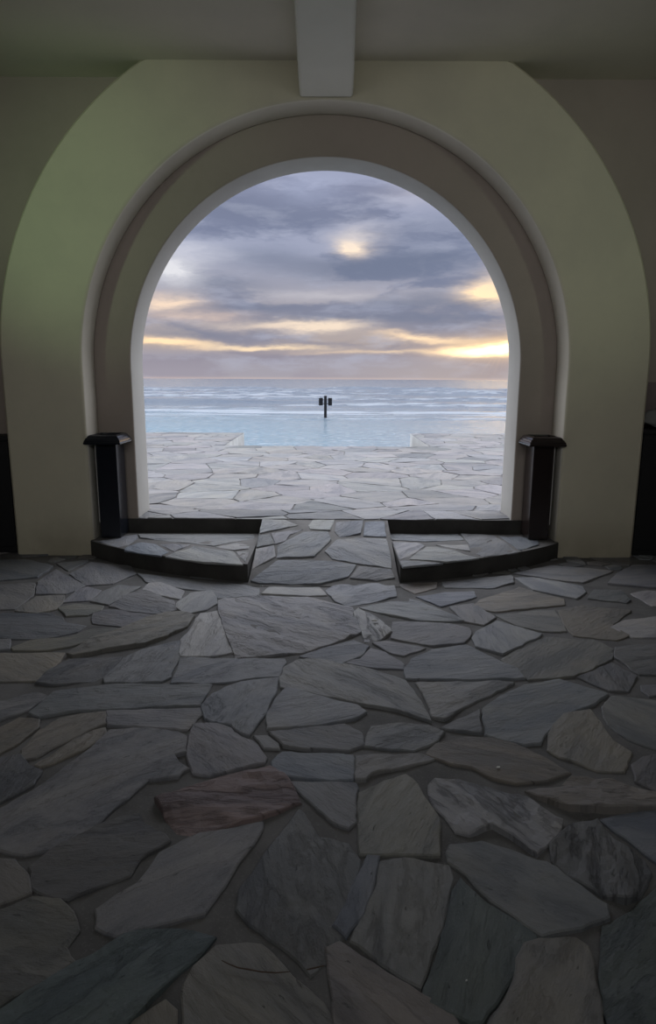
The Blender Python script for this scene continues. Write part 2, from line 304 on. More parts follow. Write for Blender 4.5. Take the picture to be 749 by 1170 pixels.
RIGHT_STEP_STONES=[
('g',[(0.614,6.219),(1.273,6.196),(1.281,5.984),(0.914,5.91),(0.6,5.971)]),
('l',[(0.606,5.87),(0.83,5.875),(0.883,5.747),(0.708,5.387),(0.582,5.302)]),
('l',[(0.91,5.716),(0.995,5.717),(1.276,5.342),(0.995,5.229),(0.712,5.304)]),
('l',[(1.005,5.781),(1.281,5.786),(1.251,5.57)]),
('g',[(1.306,6.197),(1.601,6.166),(1.661,5.548),(1.333,5.398),(1.274,5.57),(1.31,5.852)]),
('u',[(1.659,6.168),(1.823,6.1),(1.974,5.998),(1.912,5.799),(1.701,5.608)]),
('g',[(0.591,5.248),(0.95,5.176),(0.587,5.068)])]
RAMP_STONES=[
('l',[(-0.618,6.215),(-0.383,6.198),(-0.262,6.105),(-0.623,5.936)]),
('g',[(-0.61,5.883),(-0.508,5.902),(-0.447,5.73),(-0.611,5.663)]),
('l',[(-0.621,5.614),(-0.451,5.681),(-0.422,5.489),(-0.624,5.293)]),
('g',[(-0.478,5.92),(-0.209,6.013),(-0.325,5.904),(-0.357,5.782),(-0.432,5.731)]),
('g',[(-0.398,5.474),(-0.405,5.681),(-0.191,5.958),(0.026,5.961),(0.05,5.803),(-0.093,5.493)]),
('l',[(-0.147,6.106),(-0.108,6.201),(0.084,6.223),(0.042,5.997),(-0.129,6.032)]),
('g',[(-0.573,5.084),(-0.38,5.428),(-0.003,5.417),(0.26,5.345),(0.189,5.159),(-0.036,5.048),(-0.521,5.057)]),
('l',[(0.011,5.588),(0.121,5.821),(0.554,5.826),(0.559,5.438),(0.548,5.304),(0.29,5.375),(0.071,5.463)]),
('u',[(0.099,5.98),(0.117,6.166),(0.36,6.207),(0.322,5.928),(0.137,5.873)]),
('u',[(0.39,6.15),(0.557,6.17),(0.55,5.878),(0.361,5.893)]),
('g',[(0.295,5.316),(0.545,5.275),(0.562,5.149),(0.418,5.106),(0.217,5.145)])]


# ---------------------------------------------------------------- flagstones
TINT = {'g': (.205, .210, .220), 'b': (.205, .197, .184), 'p': (.225, .180, .175), 'l': (.285, .285, .290),
        't': (.125, .150, .155), 'k': (.150, .152, .160), 'u': (.185, .200, .225)}
def area(p): return sum(p[i][0] * p[(i + 1) % len(p)][1] - p[(i + 1) % len(p)][0] * p[i][1] for i in range(len(p))) / 2
def inside(p, x, y):
    c = False; j = len(p) - 1
    for i in range(len(p)):
        if (p[i][1] > y) != (p[j][1] > y) and x < (p[j][0] - p[i][0]) * (y - p[i][1]) / (p[j][1] - p[i][1]) + p[i][0]: c = not c
        j = i
    return c
def edge_dist(p, x, y):
    d = 1e9
    for i in range(len(p)):
        ax, ay = p[i]; bx, by = p[(i + 1) % len(p)]
        dx, dy = bx - ax, by - ay; L = dx * dx + dy * dy
        t = max(0, min(1, ((x - ax) * dx + (y - ay) * dy) / L)) if L else 0
        d = min(d, (x - ax - t * dx) ** 2 + (y - ay - t * dy) ** 2)
    return math.sqrt(d)
def roughen(poly, step, amp, seed):
    """chipped outline: resample each side and push the points in and out a little"""
    out = []
    n = len(poly)
    for i in range(n):
        a = Vector((*poly[i], 0)); b = Vector((*poly[(i + 1) % n], 0)); L = (b - a).length
        if L < 1e-4: continue
        k = max(1, min(40, int(L / step))); nn = Vector((b.y - a.y, a.x - b.x, 0)) / L
        for j in range(k):
            p = a.lerp(b, j / k)
            w = amp * (noise.noise(Vector((p.x * 9, p.y * 9, seed))) + .6 * noise.noise(Vector((p.x * 30, p.y * 30, seed + 3))))
            if j == 0: w *= .4; p = p.lerp((a + b) / 2, .03)
            out.append((p.x + nn.x * w, p.y + nn.y * w))
    return out
def inset(poly, d):
    n = len(poly); out = []
    for i in range(n):
        a, p, b = Vector(poly[i - 1]), Vector(poly[i]), Vector(poly[(i + 1) % n])
        e1 = (p - a); e2 = (b - p)
        if e1.length < 1e-6 or e2.length < 1e-6: out.append(tuple(p)); continue
        n1 = Vector((-e1.y, e1.x)).normalized(); n2 = Vector((-e2.y, e2.x)).normalized()
        m = n1 + n2
        m = m.normalized() if m.length > 1e-3 else n1
        out.append(tuple(p + m * d * min(1.6, 1 / max(.5, m.dot(n1)))))
    return out
class Stones:
    """collects flagstones (with their bed) into one surface mesh"""
    def __init__(s): s.v = []; s.f = []; s.tint = []; s.grain = []; s.mat = []
    def add(s, poly, tone, relief, zf, h, thick, grid, amp, bev, seed, step=.05, tintgain=1.0):
        rnd = random.Random(seed * 7 + 1)
        if area(poly) < 0: poly = poly[::-1]
        per = roughen(poly, step, amp, seed)
        if len(per) < 3: return
        cx = sum(p[0] for p in per) / len(per); cy = sum(p[1] for p in per) / len(per)
        ang = rnd.uniform(0, PI); ca, sa = math.cos(ang), math.sin(ang)
        # run the cleft along the longest direction of the stone
        best = max(((a[0] - b[0]) ** 2 + (a[1] - b[1]) ** 2, math.atan2(a[1] - b[1], a[0] - b[0])) for a in poly for b in poly)
        ang = best[1] + rnd.uniform(-.25, .25); ca, sa = math.cos(ang), math.sin(ang)
        ox, oy = rnd.uniform(0, 40), rnd.uniform(0, 40)
        tx, ty = rnd.uniform(-.012, .012), rnd.uniform(-.008, .012)
        t = TINT[tone]; k = rnd.uniform(.88, 1.12) * tintgain; col = (t[0] * k * rnd.uniform(.96, 1.04), t[1] * k, t[2] * k * rnd.uniform(.96, 1.05), 1)
        A = (.0012, .003, .0055, .0085)[relief]
        def top(x, y):
            u = (x - cx) * ca + (y - cy) * sa; w = -(x - cx) * sa + (y - cy) * ca
            q = noise.fractal(Vector((u * 2.2 + ox, w * 6.5 + oy, 0)), 1.0, 2.0, 4)
            q2 = q * 3.2; fl = math.floor(q2); fr = q2 - fl
            lay = fl + min(1, max(0, (fr - .35) / .3))
            return h + tx * (x - cx) + ty * (y - cy) + A * (lay * .8 + q * .8)
        r1 = inset(per, bev)
        base = len(s.v); n = len(per)
        def put(x, y, z, fade=1.0):
            s.v.append((x, y, zf(x, y) + z)); s.tint.append(col)
            u = (x - cx) * ca + (y - cy) * sa + ox; w = -(x - cx) * sa + (y - cy) * ca + oy
            s.grain.append((u, w, (.2, .55, 1.1, 2.4)[relief]))
        for p in per: put(*p, -thick)
        for p in per: put(*p, top(*p) - bev * .9)
        # interior triangulation of the top with extra points for relief
        pts = [Vector(p) for p in r1]; m = len(pts)
        x0, x1 = min(p[0] for p in r1), max(p[0] for p in r1); y0, y1 = min(p[1] for p in r1), max(p[1] for p in r1)
        if grid:
            yy = y0 + grid * .5; row = 0
            while yy < y1:
                xx = x0 + (grid * .5 if row % 2 else grid)
                while xx < x1:
                    jx, jy = xx + rnd.uniform(-.2, .2) * grid, yy + rnd.uniform(-.2, .2) * grid
                    if inside(r1, jx, jy) and edge_dist(r1, jx, jy) > grid * .35: pts.append(Vector((jx, jy)))
                    xx += grid
                yy += grid * .87; row += 1
        res = geometry.delaunay_2d_cdt(pts, [], [list(range(m))], 1, 1e-6)
        ov, of, orig = res[0], res[2], res[3]
        off = len(s.v); back = {}
        for i, p in enumerate(ov):
            z = top(p.x, p.y)
            put(p.x, p.y, z)
            for o in orig[i]:
                if o < m: back[o] = off + i
        for i in range(n):
            j = (i + 1) % n
            s.f.append((base + i, base + j, base + n + j, base + n + i)); s.mat.append(0)
            a, b = back.get(i), back.get(j)
            if a is not None and b is not None and a != b:
                s.f.append((base + n + i, base + n + j, b, a)); s.mat.append(0)
        for f in of:
            s.f.append(tuple(off + i for i in f)); s.mat.append(0)
    def bed(s, nx, ny, xf, yf, zf, z, amp, skip=None):
        base = len(s.v)
        for j in range(ny + 1):
            for i in range(nx + 1):
                x, y = xf(i / nx), yf(j / ny)
                q = noise.fractal(Vector((x * 2.3, y * 2.3, 5)), 1.0, 2.0, 4)
                s.v.append((x, y, zf(x, y) + z + amp * q)); s.tint.append((.1, .1, .1, 1)); s.grain.append((x, y, 0))
        for j in range(ny):
            for i in range(nx):
                a = base + j * (nx + 1) + i
                s.f.append((a, a + 1, a + nx + 2, a + nx + 1)); s.mat.append(1)
    def raw(s, verts, faces, mat):
        base = len(s.v)
        for p in verts: s.v.append(tuple(p)); s.tint.append((.1, .1, .1, 1)); s.grain.append((p[0], p[1], 0))
        for f in faces: s.f.append(tuple(base + i for i in f)); s.mat.append(mat)
    def build(s, name, mats, parent=None):
        me = bpy.data.meshes.new(name); me.from_pydata(s.v, [], s.f)
        for m in mats: me.materials.append(m)
        me.polygons.foreach_set('material_index', s.mat)
        a = me.attributes.new('tint', 'FLOAT_COLOR', 'POINT'); a.data.foreach_set('color', [c for t in s.tint for c in t])
        g = me.attributes.new('grain', 'FLOAT_VECTOR', 'POINT'); g.data.foreach_set('vector', [c for t in s.grain for c in t])
        me.validate(); me.update()
        return link(bpy.data.objects.new(name, me), parent)

def clip(poly, a, b, c):
    """keep the side a*x+b*y<=c"""
    out = []
    for i in range(len(poly)):
        p, q = poly[i], poly[(i + 1) % len(poly)]
        dp, dq = a * p[0] + b * p[1] - c, a * q[0] + b * q[1] - c
        if dp <= 0: out.append(p)
        if (dp < 0 < dq) or (dq < 0 < dp):
            t = dp / (dp - dq); out.append((p[0] + (q[0] - p[0]) * t, p[1] + (q[1] - p[1]) * t))
    return out
def voronoi(x0, x1, y0, y1, size, gap, seed, jit=.42, stretch=1.0):
    rnd = random.Random(seed); pts = []
    sy = size / stretch; ny = int((y1 - y0) / sy) + 3; nx = int((x1 - x0) / size) + 3
    for j in range(-1, ny):
        for i in range(-1, nx):
            pts.append((x0 + (i + .5 * (j % 2) + rnd.uniform(-jit, jit)) * size, y0 + (j + rnd.uniform(-jit, jit)) * sy))
    cells = []
    for p in pts:
        if not (x0 - size < p[0] < x1 + size and y0 - sy < p[1] < y1 + sy): continue
        c = [(x0, y0), (x1, y0), (x1, y1), (x0, y1)]
        for q in pts:
            if q is p or abs(q[0] - p[0]) > 3 * size or abs(q[1] - p[1]) > 3 * size: continue
            dx, dy = q[0] - p[0], q[1] - p[1]; L = math.hypot(dx, dy)
            mx, my = (p[0] + q[0]) / 2, (p[1] + q[1]) / 2
            c = clip(c, dx / L, dy / L, (dx * mx + dy * my) / L - gap / 2)
            if len(c) < 3: break
        if len(c) >= 3 and abs(area(c)) > size * size * .03: cells.append(c)
    return cells

# ---- the covered floor
S = Stones(); flat = lambda x, y: 0.0
S.bed(150, 170, lambda t: -5.2 + 10.4 * t, lambda t: -5.6 + 12.2 * t, flat, -.006, .003)
traced = []
for i, (code, poly) in enumerate(FLOOR_STONES):
    cy = sum(p[1] for p in poly) / len(poly)
    near = cy < 3.2
    hh = .003 + .004 * random.random() + (.003 if near else 0) + (.012 if code == 'b1' and 3.2 < cy < 4.4 and len(poly) == 12 else 0) + (.004 if code[1] == '3' else 0)
    if area(poly) < 0: poly = poly[::-1]
    poly = inset(poly, -.006 if near else -.011)
    S.add(poly, code[0], int(code[1]), flat, hh, .03, .022 if cy < 2.3 else (.03 if near else .05), .010 if near else .012, .005 if near else .004, 11 + i, .03 if near else .05)
    traced.append((poly, min(p[0] for p in poly), max(p[0] for p in poly), min(p[1] for p in poly), max(p[1] for p in poly)))
def clear(c):
    cx = sum(p[0] for p in c) / len(c); cy = sum(p[1] for p in c) / len(c)
    smp = [(cx, cy)]
    for i in range(len(c)):
        a, b = c[i], c[(i + 1) % len(c)]
        for t in (0, .33, .66): smp.append((a[0] + (b[0] - a[0]) * t, a[1] + (b[1] - a[1]) * t))
        smp.append(((a[0] + cx) / 2, (a[1] + cy) / 2))
    bx0, bx1 = min(p[0] for p in c), max(p[0] for p in c); by0, by1 = min(p[1] for p in c), max(p[1] for p in c)
    for poly, x0, x1, y0, y1 in traced:
        if x1 < bx0 or x0 > bx1 or y1 < by0 or y0 > by1: continue
        if any(inside(poly, *q) for q in smp) or any(inside(c, *q) for q in poly): return False
    return True
k = 0
for size, gap in ((.52, .03), (.30, .03), (.17, .025)):
    cells = voronoi(-5, 5, -5.4 if size > .5 else 1.0, 6.2, size, gap, 31 + int(size * 100), .4, 1.15)
    for c in cells:
        if clear(c):
            k += 1
            S.add(c, random.choice('ggkbgkb'), random.choice((0, 1, 1)), flat, .001 + .004 * random.random(), .03, 0 if size < .5 else .12, .008, .004, 400 + k, .08)
            traced.append((c, min(p[0] for p in c), max(p[0] for p in c), min(p[1] for p in c), max(p[1] for p in c)))
tag(S.build('floor', [M_SLATE, M_MORTAR]), 'dark slate crazy paving floor of the covered passage', 'floor', kind='structure')

# ---- the two curved steps
def arc_y(x): return 5.085 + 3.2 - math.sqrt(3.2 ** 2 - x * x) if abs(x) < 3.19 else 8
def curved_step(side, stones, label):
    e = empty('stone_step', (side * 1.3, 5.9, 0)); tag(e, label, 'step', 'curved steps either side of the ramp')
    xa, xb = .612, R_RING + .02
    n = 28; bm = bmesh.new(); loop = []
    pts = []
    for i in range(n + 1):
        x = xa + (xb - xa) * i / n
        pts.append((x, min(arc_y(x), Y_WALL - .02)))
    pts += [(xb, Y_WALL + .02), (xa, Y_WALL + .02)]
    top = [bm.verts.new((side * x - e.location.x, y - e.location.y, Z_STEP - .004)) for x, y in pts]
    bot = [bm.verts.new((side * x - e.location.x, y - e.location.y, -.02)) for x, y in pts]
    bm.faces.new(top); bm.faces.new(bot)
    for i in range(len(pts)):
        j = (i + 1) % len(pts); bm.faces.new((top[i], top[j], bot[j], bot[i]))
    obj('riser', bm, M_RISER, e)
    T = Stones(); z = lambda x, y: Z_STEP - .004
    sh = lambda q: [(side * max(.625, side * x) - e.location.x, y - e.location.y) for x, y in q]
    T.raw([(side * x - e.location.x, y - e.location.y, Z_STEP - .002) for x, y in pts], [tuple(range(len(pts)))], 1)
    for i, (c, q) in enumerate(stones):
        q = sh(q); q = inset(q if area(q) > 0 else q[::-1], -.009)
        T.add(q, c, 1, z, .007 + .002 * random.random(), .006, .06, .006, .003, 900 + i + int(side), .05, .95)
    T.build('paving', [M_SLATE_OUT, M_MORTAR_OUT], e)
    return e
curved_step(-1, LEFT_STEP_STONES, 'low curved flagstone step beside the ramp, left of it, under the blue-black pedestal bin')
curved_step(1, RIGHT_STEP_STONES, 'low curved flagstone step beside the ramp, right of it, under the brown-black pedestal bin')

# ---- the ramp
RY0, RY1 = 5.0, 6.25; rz = lambda x, y: max(0, (y - RY0) / (RY1 - RY0) * Z_TERR)
e = empty('stone_ramp', (0, 5.6, 0)); tag(e, 'short flagstone ramp running up through the arch between two curved steps', 'ramp')
T = Stones(); rx = lambda x, y: rz(x, y + 5.6)
T.bed(16, 16, lambda t: -.60 + 1.2 * t, lambda t: RY0 + .02 - 5.6 + (RY1 - RY0 + .0) * t, rx, -.006, .002)
for i, (c, q) in enumerate(RAMP_STONES):
    q = inset(q if area(q) > 0 else q[::-1], -.009)
    T.add([(max(-.597, min(.597, x)), min(y, RY1 - .02) - 5.6) for x, y in q], c, 1, rx, .004, .01, .06, .006, .003, 950 + i, .05, .95)
T.build('paving', [M_SLATE_OUT, M_MORTAR_OUT], e)
bm = bmesh.new()
for sx in (-.6, .6):
    pass
a = [bm.verts.new((sx, y - 5.6, z)) for sx in (-.6, .6) for y, z in ((RY0, -.01), (RY1, -.01), (RY1, Z_TERR - .008))]
bm.faces.new(a[:3]); bm.faces.new(a[3:]); bm.faces.new((a[0], a[3], a[5], a[2])); bm.faces.new((a[1], a[2], a[5], a[4])); bm.faces.new((a[0], a[1], a[4], a[3]))
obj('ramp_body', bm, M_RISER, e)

# ---- outside terrace with the notch down to the water
TY1, TY2, TX, NX = 13.25, 16.55, 11.0, 2.06
T = Stones(); z = lambda x, y: Z_TERR
YF = Y_WALL - .015
outl = [(-R_RING, YF), (R_RING, YF), (R_RING, Y_OUT), (TX, Y_OUT), (TX, TY2), (NX, TY2), (NX, TY1), (-NX, TY1), (-NX, TY2), (-TX, TY2), (-TX, Y_OUT), (-R_RING, Y_OUT)]
zt, zb = Z_TERR - .006, -1.6
vv = [(x, y, zt) for x, y in outl] + [(x, y, zb) for x, y in outl]
T.raw(vv[:12], [(0, 1, 2, 11), (2, 3, 6, 7, 10, 11), (3, 4, 5, 6), (7, 8, 9, 10)], 1)
T.raw(vv, [(0, 1, 13, 12)], 2)
T.raw(vv, [(i, (i + 1) % 12, 12 + (i + 1) % 12, 12 + i) for i in range(1, 12)], 3)
k = 0
for x0, x1, y0, y1 in ((-R_OPEN, R_OPEN, YF + .004, Y_OUT), (-7.5, 7.5, Y_OUT + .01, TY1 - .02), (-TX, -NX, TY1 + .02, TY2 - .02), (NX, TX, TY1 + .02, TY2 - .02)):
    for c in voronoi(x0, x1, y0, y1, .66, .012, 77, .47, 1.35):
        k += 1
        T.add(c, random.choice('lllgll'), random.choice((0, 1)), z, .001 + .004 * random.random(), .006, 0, .012, .003, 2000 + k, .10, .78)
tag(T.build('floor_terrace', [M_SLATE_OUT, M_MORTAR_OUT, M_RISER, M_EDGE]), 'pale flagstone terrace beyond the arch, notched towards the water', 'terrace', kind='structure')

# ---------------------------------------------------------------- walls with arches
def arch_path(r, zc, zbot, n=64, nleg=10):
    """left foot -> over the top -> right foot, with the outward unit direction"""
    pts = []
    for i in range(nleg): pts.append((-r, zbot + (zc - zbot) * i / nleg, -1.0, 0.0))
    for i in range(n + 1):
        a = PI - PI * i / n
        pts.append((r * math.cos(a), zc + r * math.sin(a), math.cos(a), math.sin(a)))
    for i in range(nleg): pts.append((r, zc - (zc - zbot) * (i + 1) / nleg, 1.0, 0.0))
    return pts
def wall_with_arch(name, r, y0, y1, hw, ztop, zbot, mat, rnd=.03, outer=None, label='', kind='structure'):
    bm = bmesh.new(); path = arch_path(r, ZC, zbot, 96, 8)
    def prof(x, z, dx, dz):
        # cross-section of the opening edge: rounded arris at front and back
        out = []
        for k in range(6):
            a = PI / 2 * k / 5
            out.append((x + dx * rnd * (1 - math.sin(a)), y0 + rnd * (1 - math.cos(a)), z + dz * rnd * (1 - math.sin(a))))
        out.append((x, y1 - rnd, z))
        for k in range(1, 6):
            a = PI / 2 * k / 5
            out.append((x + dx * rnd * (1 - math.cos(a)), y1 - rnd + rnd * math.sin(a), z + dz * rnd * (1 - math.cos(a))))
        return out
    def far(x, z, dx, dz):
        if outer:                                   # concentric outer outline, cut off by the ceiling
            ang_r = outer
            if dz > 0 and ZC + outer * dz > ztop: ang_r = (ztop - ZC) / dz
            return (dx * ang_r, ZC + dz * ang_r) if z >= ZC else (dx * outer, z)
        if z < ZC: return (dx * hw, z)
        t = min(hw / abs(dx) if abs(dx) > 1e-6 else 1e9, (ztop - ZC) / dz if dz > 1e-6 else 1e9)
        return (dx * t, ZC + dz * t)
    cols = []
    for x, z, dx, dz in path:
        fx, fz = far(x, z, dx, dz); p = prof(x, z, dx, dz)
        c = []
        if outer:
            ro = .02
            c += [(fx, y1, fz), (fx, y0 + ro, fz), (fx - dx * ro, y0, fz - (dz * ro if fz < ztop - .01 else 0))]
        else: c += [(fx, y0, fz)]
        c += p
        if not outer: c += [(fx, y1, fz)]
        cols.append([bm.verts.new(q) for q in c])
    for a, b in zip(cols, cols[1:]):
        for k in range(len(a) - 1):
            f = bm.faces.new((a[k], b[k], b[k + 1], a[k + 1]))
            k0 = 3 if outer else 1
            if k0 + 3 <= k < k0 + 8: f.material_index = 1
    if not outer:
        for a, b in zip(cols, cols[1:]): bm.faces.new((a[0], a[-1], b[-1], b[0]))
    for c in (cols[0], cols[-1]):
        try: bm.faces.new(c)
        except ValueError: pass
    bmesh.ops.remove_doubles(bm, verts=bm.verts, dist=1e-5)
    bmesh.ops.dissolve_degenerate(bm, edges=bm.edges, dist=1e-6)
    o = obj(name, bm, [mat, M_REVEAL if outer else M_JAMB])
    for p in o.data.polygons: p.use_smooth = True
    md = o.modifiers.new('edges', 'EDGE_SPLIT'); md.split_angle = math.radians(28)
    tag(o, label, 'wall', kind=kind)
    return o
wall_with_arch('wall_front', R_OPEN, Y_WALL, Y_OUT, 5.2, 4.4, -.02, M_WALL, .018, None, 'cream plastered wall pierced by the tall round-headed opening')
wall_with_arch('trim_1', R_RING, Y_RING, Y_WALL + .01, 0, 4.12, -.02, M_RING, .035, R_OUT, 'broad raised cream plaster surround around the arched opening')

def struct_box(name, x0, x1, y0, y1, z0, z1, mat, label, cat, bev=0):
    bm = bmesh.new(); box(bm, x0, x1, y0, y1, z0, z1, bev); return tag(obj(name, bm, mat), label, cat, kind='structure')
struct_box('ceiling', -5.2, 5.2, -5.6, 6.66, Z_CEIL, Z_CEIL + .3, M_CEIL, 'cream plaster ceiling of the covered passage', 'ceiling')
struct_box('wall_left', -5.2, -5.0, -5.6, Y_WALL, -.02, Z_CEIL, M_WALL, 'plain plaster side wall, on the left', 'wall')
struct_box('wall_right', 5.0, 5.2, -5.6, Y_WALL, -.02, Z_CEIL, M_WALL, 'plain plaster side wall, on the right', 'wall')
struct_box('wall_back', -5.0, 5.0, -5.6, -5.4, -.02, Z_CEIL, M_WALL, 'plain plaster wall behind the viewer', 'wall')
# the beam widens a little where it lands on the arch surround
bm = bmesh.new(); zb = 3.83
secs = []
for y, w, zz in ((-5.3, .185, zb), (4.3, .188, zb), (5.0, .200, zb), (5.6, .212, zb), (Y_RING - .02, .216, zb), (Y_RING - .004, .208, zb + .012)):
    r = .022
    s = [(-w, Z_CEIL + .02), (-w, zz + r), (-w + r * .3, zz + r * .3), (-w + r, zz), (w - r, zz), (w - r * .3, zz + r * .3), (w, zz + r), (w, Z_CEIL + .02)]
    secs.append([bm.verts.new((x, y, q)) for x, q in s])
for a, b in zip(secs, secs[1:]):
    for k in range(8): bm.faces.new((a[k], a[(k + 1) % 8], b[(k + 1) % 8], b[k]))
bm.faces.new(secs[0]); bm.faces.new(secs[-1])
tag(obj('ceiling_beam', bm, M_BEAM), 'pale plaster ceiling beam running out to the crown of the arch', 'beam', kind='structure')

# ---------------------------------------------------------------- pedestal bins
def pedestal(side, mat, label):
    e = empty('pedestal_bin', (side * 1.99, 6.10, Z_STEP + .011)); tag(e, label, 'bin', 'dark pedestal bins at the foot of the arch')
    w = .092; o_x = -side * .022; yf, yb = -.13, .115
    bm = bmesh.new(); box(bm, o_x - w, o_x + w, yf, yb, .0, .875, .006); obj('body', bm, mat, e)
    # cap: stacked moulding with grooves, shallow tray on top
    bm = bmesh.new()
    x0, x1, y0, y1 = (-.155, .155, -.235, .125)
    if side < 0: x0, x1 = -.142, .186
    else: x0, x1 = -.186, .142
    prof = [(.045, 0), (.004, .0), (0, .004), (0, .014), (.004, .017), (.007, .030), (.012, .032), (.018, .045), (.024, .047), (.034, .060), (.048, .067), (.058, .068), (.062, .060), (.066, .050)]
    rings = []
    for d, zz in prof:
        rings.append([bm.verts.new(p) for p in ((x0 + d, y0 + d, .866 + zz * 1.2), (x1 - d, y0 + d, .866 + zz * 1.2), (x1 - d, y1 - d * .5, .866 + zz * 1.2), (x0 + d, y1 - d * .5, .866 + zz * 1.2))])
    for a, b in zip(rings, rings[1:]):
        for k in range(4): bm.faces.new((a[k], a[(k + 1) % 4], b[(k + 1) % 4], b[k]))
    bm.faces.new(rings[0]); bm.faces.new(rings[-1])
    bmesh.ops.bevel(bm, geom=[ed for ed in bm.edges if abs(ed.verts[0].co.z - ed.verts[1].co.z) > 1e-4 or (ed.verts[0].co - ed.verts[1].co).length < .02], offset=.002, segments=1, affect='EDGES')
    obj('cap', bm, mat, e)
    bm = bmesh.new(); sx = o_x + side * (w + .003)
    box(bm, sx - .004, sx + .004, yf - .002, yf + .016, .14, .866, .001, 1)
    o = obj('edge_strip', bm, M_STRIP, e); o['label'] = 'thin pale strip down the outer edge'
    return e
pedestal(-1, M_BLACK, 'glossy blue-black pedestal bin with moulded cap, on the left curved step')
pedestal(1, M_BLACK_W, 'brown-black pedestal bin with moulded cap, on the right curved step')
bm = bmesh.new(); tube(bm, [(-.012, 0, 0), (.012, .003, .001)], [.0045, .0045], 8)
o = obj('cigarette_butt', bm, M_PALE); o.location = (1.98, 6.0, Z_STEP + .938)
tag(o, 'tiny white cigarette butt on top of the brown-black pedestal bin', 'cigarette butt')

# ---------------------------------------------------------------- dark units beside the surround
def cabinet(x0, x1, y0, h, label):
    cx = (x0 + x1) / 2
    e = empty('black_cabinet', (cx, (y0 + Y_WALL) / 2, 0)); tag(e, label, 'cabinet')
    yo = e.location.y; hw = (x1 - x0) / 2
    bm = bmesh.new(); box(bm, -hw + .02, hw - .02, y0 + .02 - yo, Y_WALL - .005 - yo, .0, h - .04, .004); obj('body', bm, M_VOID, e)
    bm = bmesh.new(); box(bm, -hw, hw, y0 - yo, Y_WALL - .005 - yo, h - .042, h, .006); obj('top', bm, M_VOID, e)
    for s in (-1, 1):
        bm = bmesh.new(); box(bm, min(s * .01, s * (hw - .03)), max(s * .01, s * (hw - .03)), y0 + .004 - yo, y0 + .022 - yo, .06, h - .06, .003)
        d = obj('door', bm, M_VOID, e)
        bm = bmesh.new(); box(bm, s * .05 - .006, s * .05 + .006, y0 - .012 - yo, y0 + .004 - yo, h * .5, h * .5 + .12, .003, 1); obj('handle', bm, M_VOID, d)
    return e
cabinet(-4.25, -2.83, 5.98, 1.085, 'low black cabinet against the wall, left of the arch surround')
cabinet(2.83, 4.25, 5.98, 1.17, 'black cabinet against the wall, right of the surround, grey cloth on top')
bm = bmesh.new()
bmesh.ops.create_uvsphere(bm, u_segments=40, v_segments=24, radius=1)
for v in bm.verts:
    p = v.co.copy(); q = noise.fractal(p * 1.6 + Vector((3, 1, 7)), 1, 2, 4)
    f = 1 + .28 * q
    v.co = Vector((p.x * .34 * f, p.y * .12 * f, max(p.z, -.55) * .12 * f))
    if v.co.z < -.08: v.co.z = -.08
o = obj('cloth_bundle', bm, M_BAG, smooth=True); o.location = (3.22, 6.08, 1.256); tag(o, 'crumpled grey cloth bundle lying on the black cabinet', 'cloth')
bm = bmesh.new(); box(bm, 2.90, 4.0, Y_WALL - .025, Y_WALL - .003, 1.19, 1.585, .004, 1)
o = obj('wall_board', bm, M_BOARD); tag(o, 'mauve-brown board on the wall above the grey cloth bundle', 'board', kind='thing')

# ---------------------------------------------------------------- bits on the floor
bm = bmesh.new(); tube(bm, [(-.258, 1.563, .019), (-.235, 1.548, .022), (-.209, 1.538, .021), (-.18, 1.531, .023), (-.147, 1.525, .022), (-.105, 1.523, .021), (-.066, 1.526, .022)], [.0012, .0016, .0018, .0019, .0019, .0016, .001], 7)
tag(obj('twig', bm, M_TWIG), 'thin brown curved twig lying across a tan flagstone', 'twig')
bm = bmesh.new(); tube(bm, [(-.022, 1.537, .017), (0, 1.540, .02), (.026, 1.550, .017)], [.0016, .0021, .0013], 7)
tag(obj('twig', bm, M_TWIG), 'short dark twig at the tip of a long pointed flagstone', 'twig')
def chip(x, y, z, s, label):
    bm = bmesh.new(); bmesh.ops.create_icosphere(bm, subdivisions=2, radius=1)
    for v in bm.verts:
        f = 1 + .35 * noise.noise(v.co * 1.7 + Vector((x * 5, y * 5, 0))); v.co = Vector((v.co.x * s * f, v.co.y * s * .6 * f, v.co.z * s * .35 * f))
    o = obj('stone_chip', bm, M_PALE, smooth=True); o.location = (x, y, z); o.rotation_euler.z = x * 9
    tag(o, label, 'stone chip')
chip(.745, 2.515, .014, .010, 'small white chip on the long brown flagstone')
chip(.341, 4.19, .030, .022, 'bright white chip on the small oval flagstone below the ramp')
chip(.409, 1.51, .013, .004, 'tiny white speck on the dark bluish flagstone')

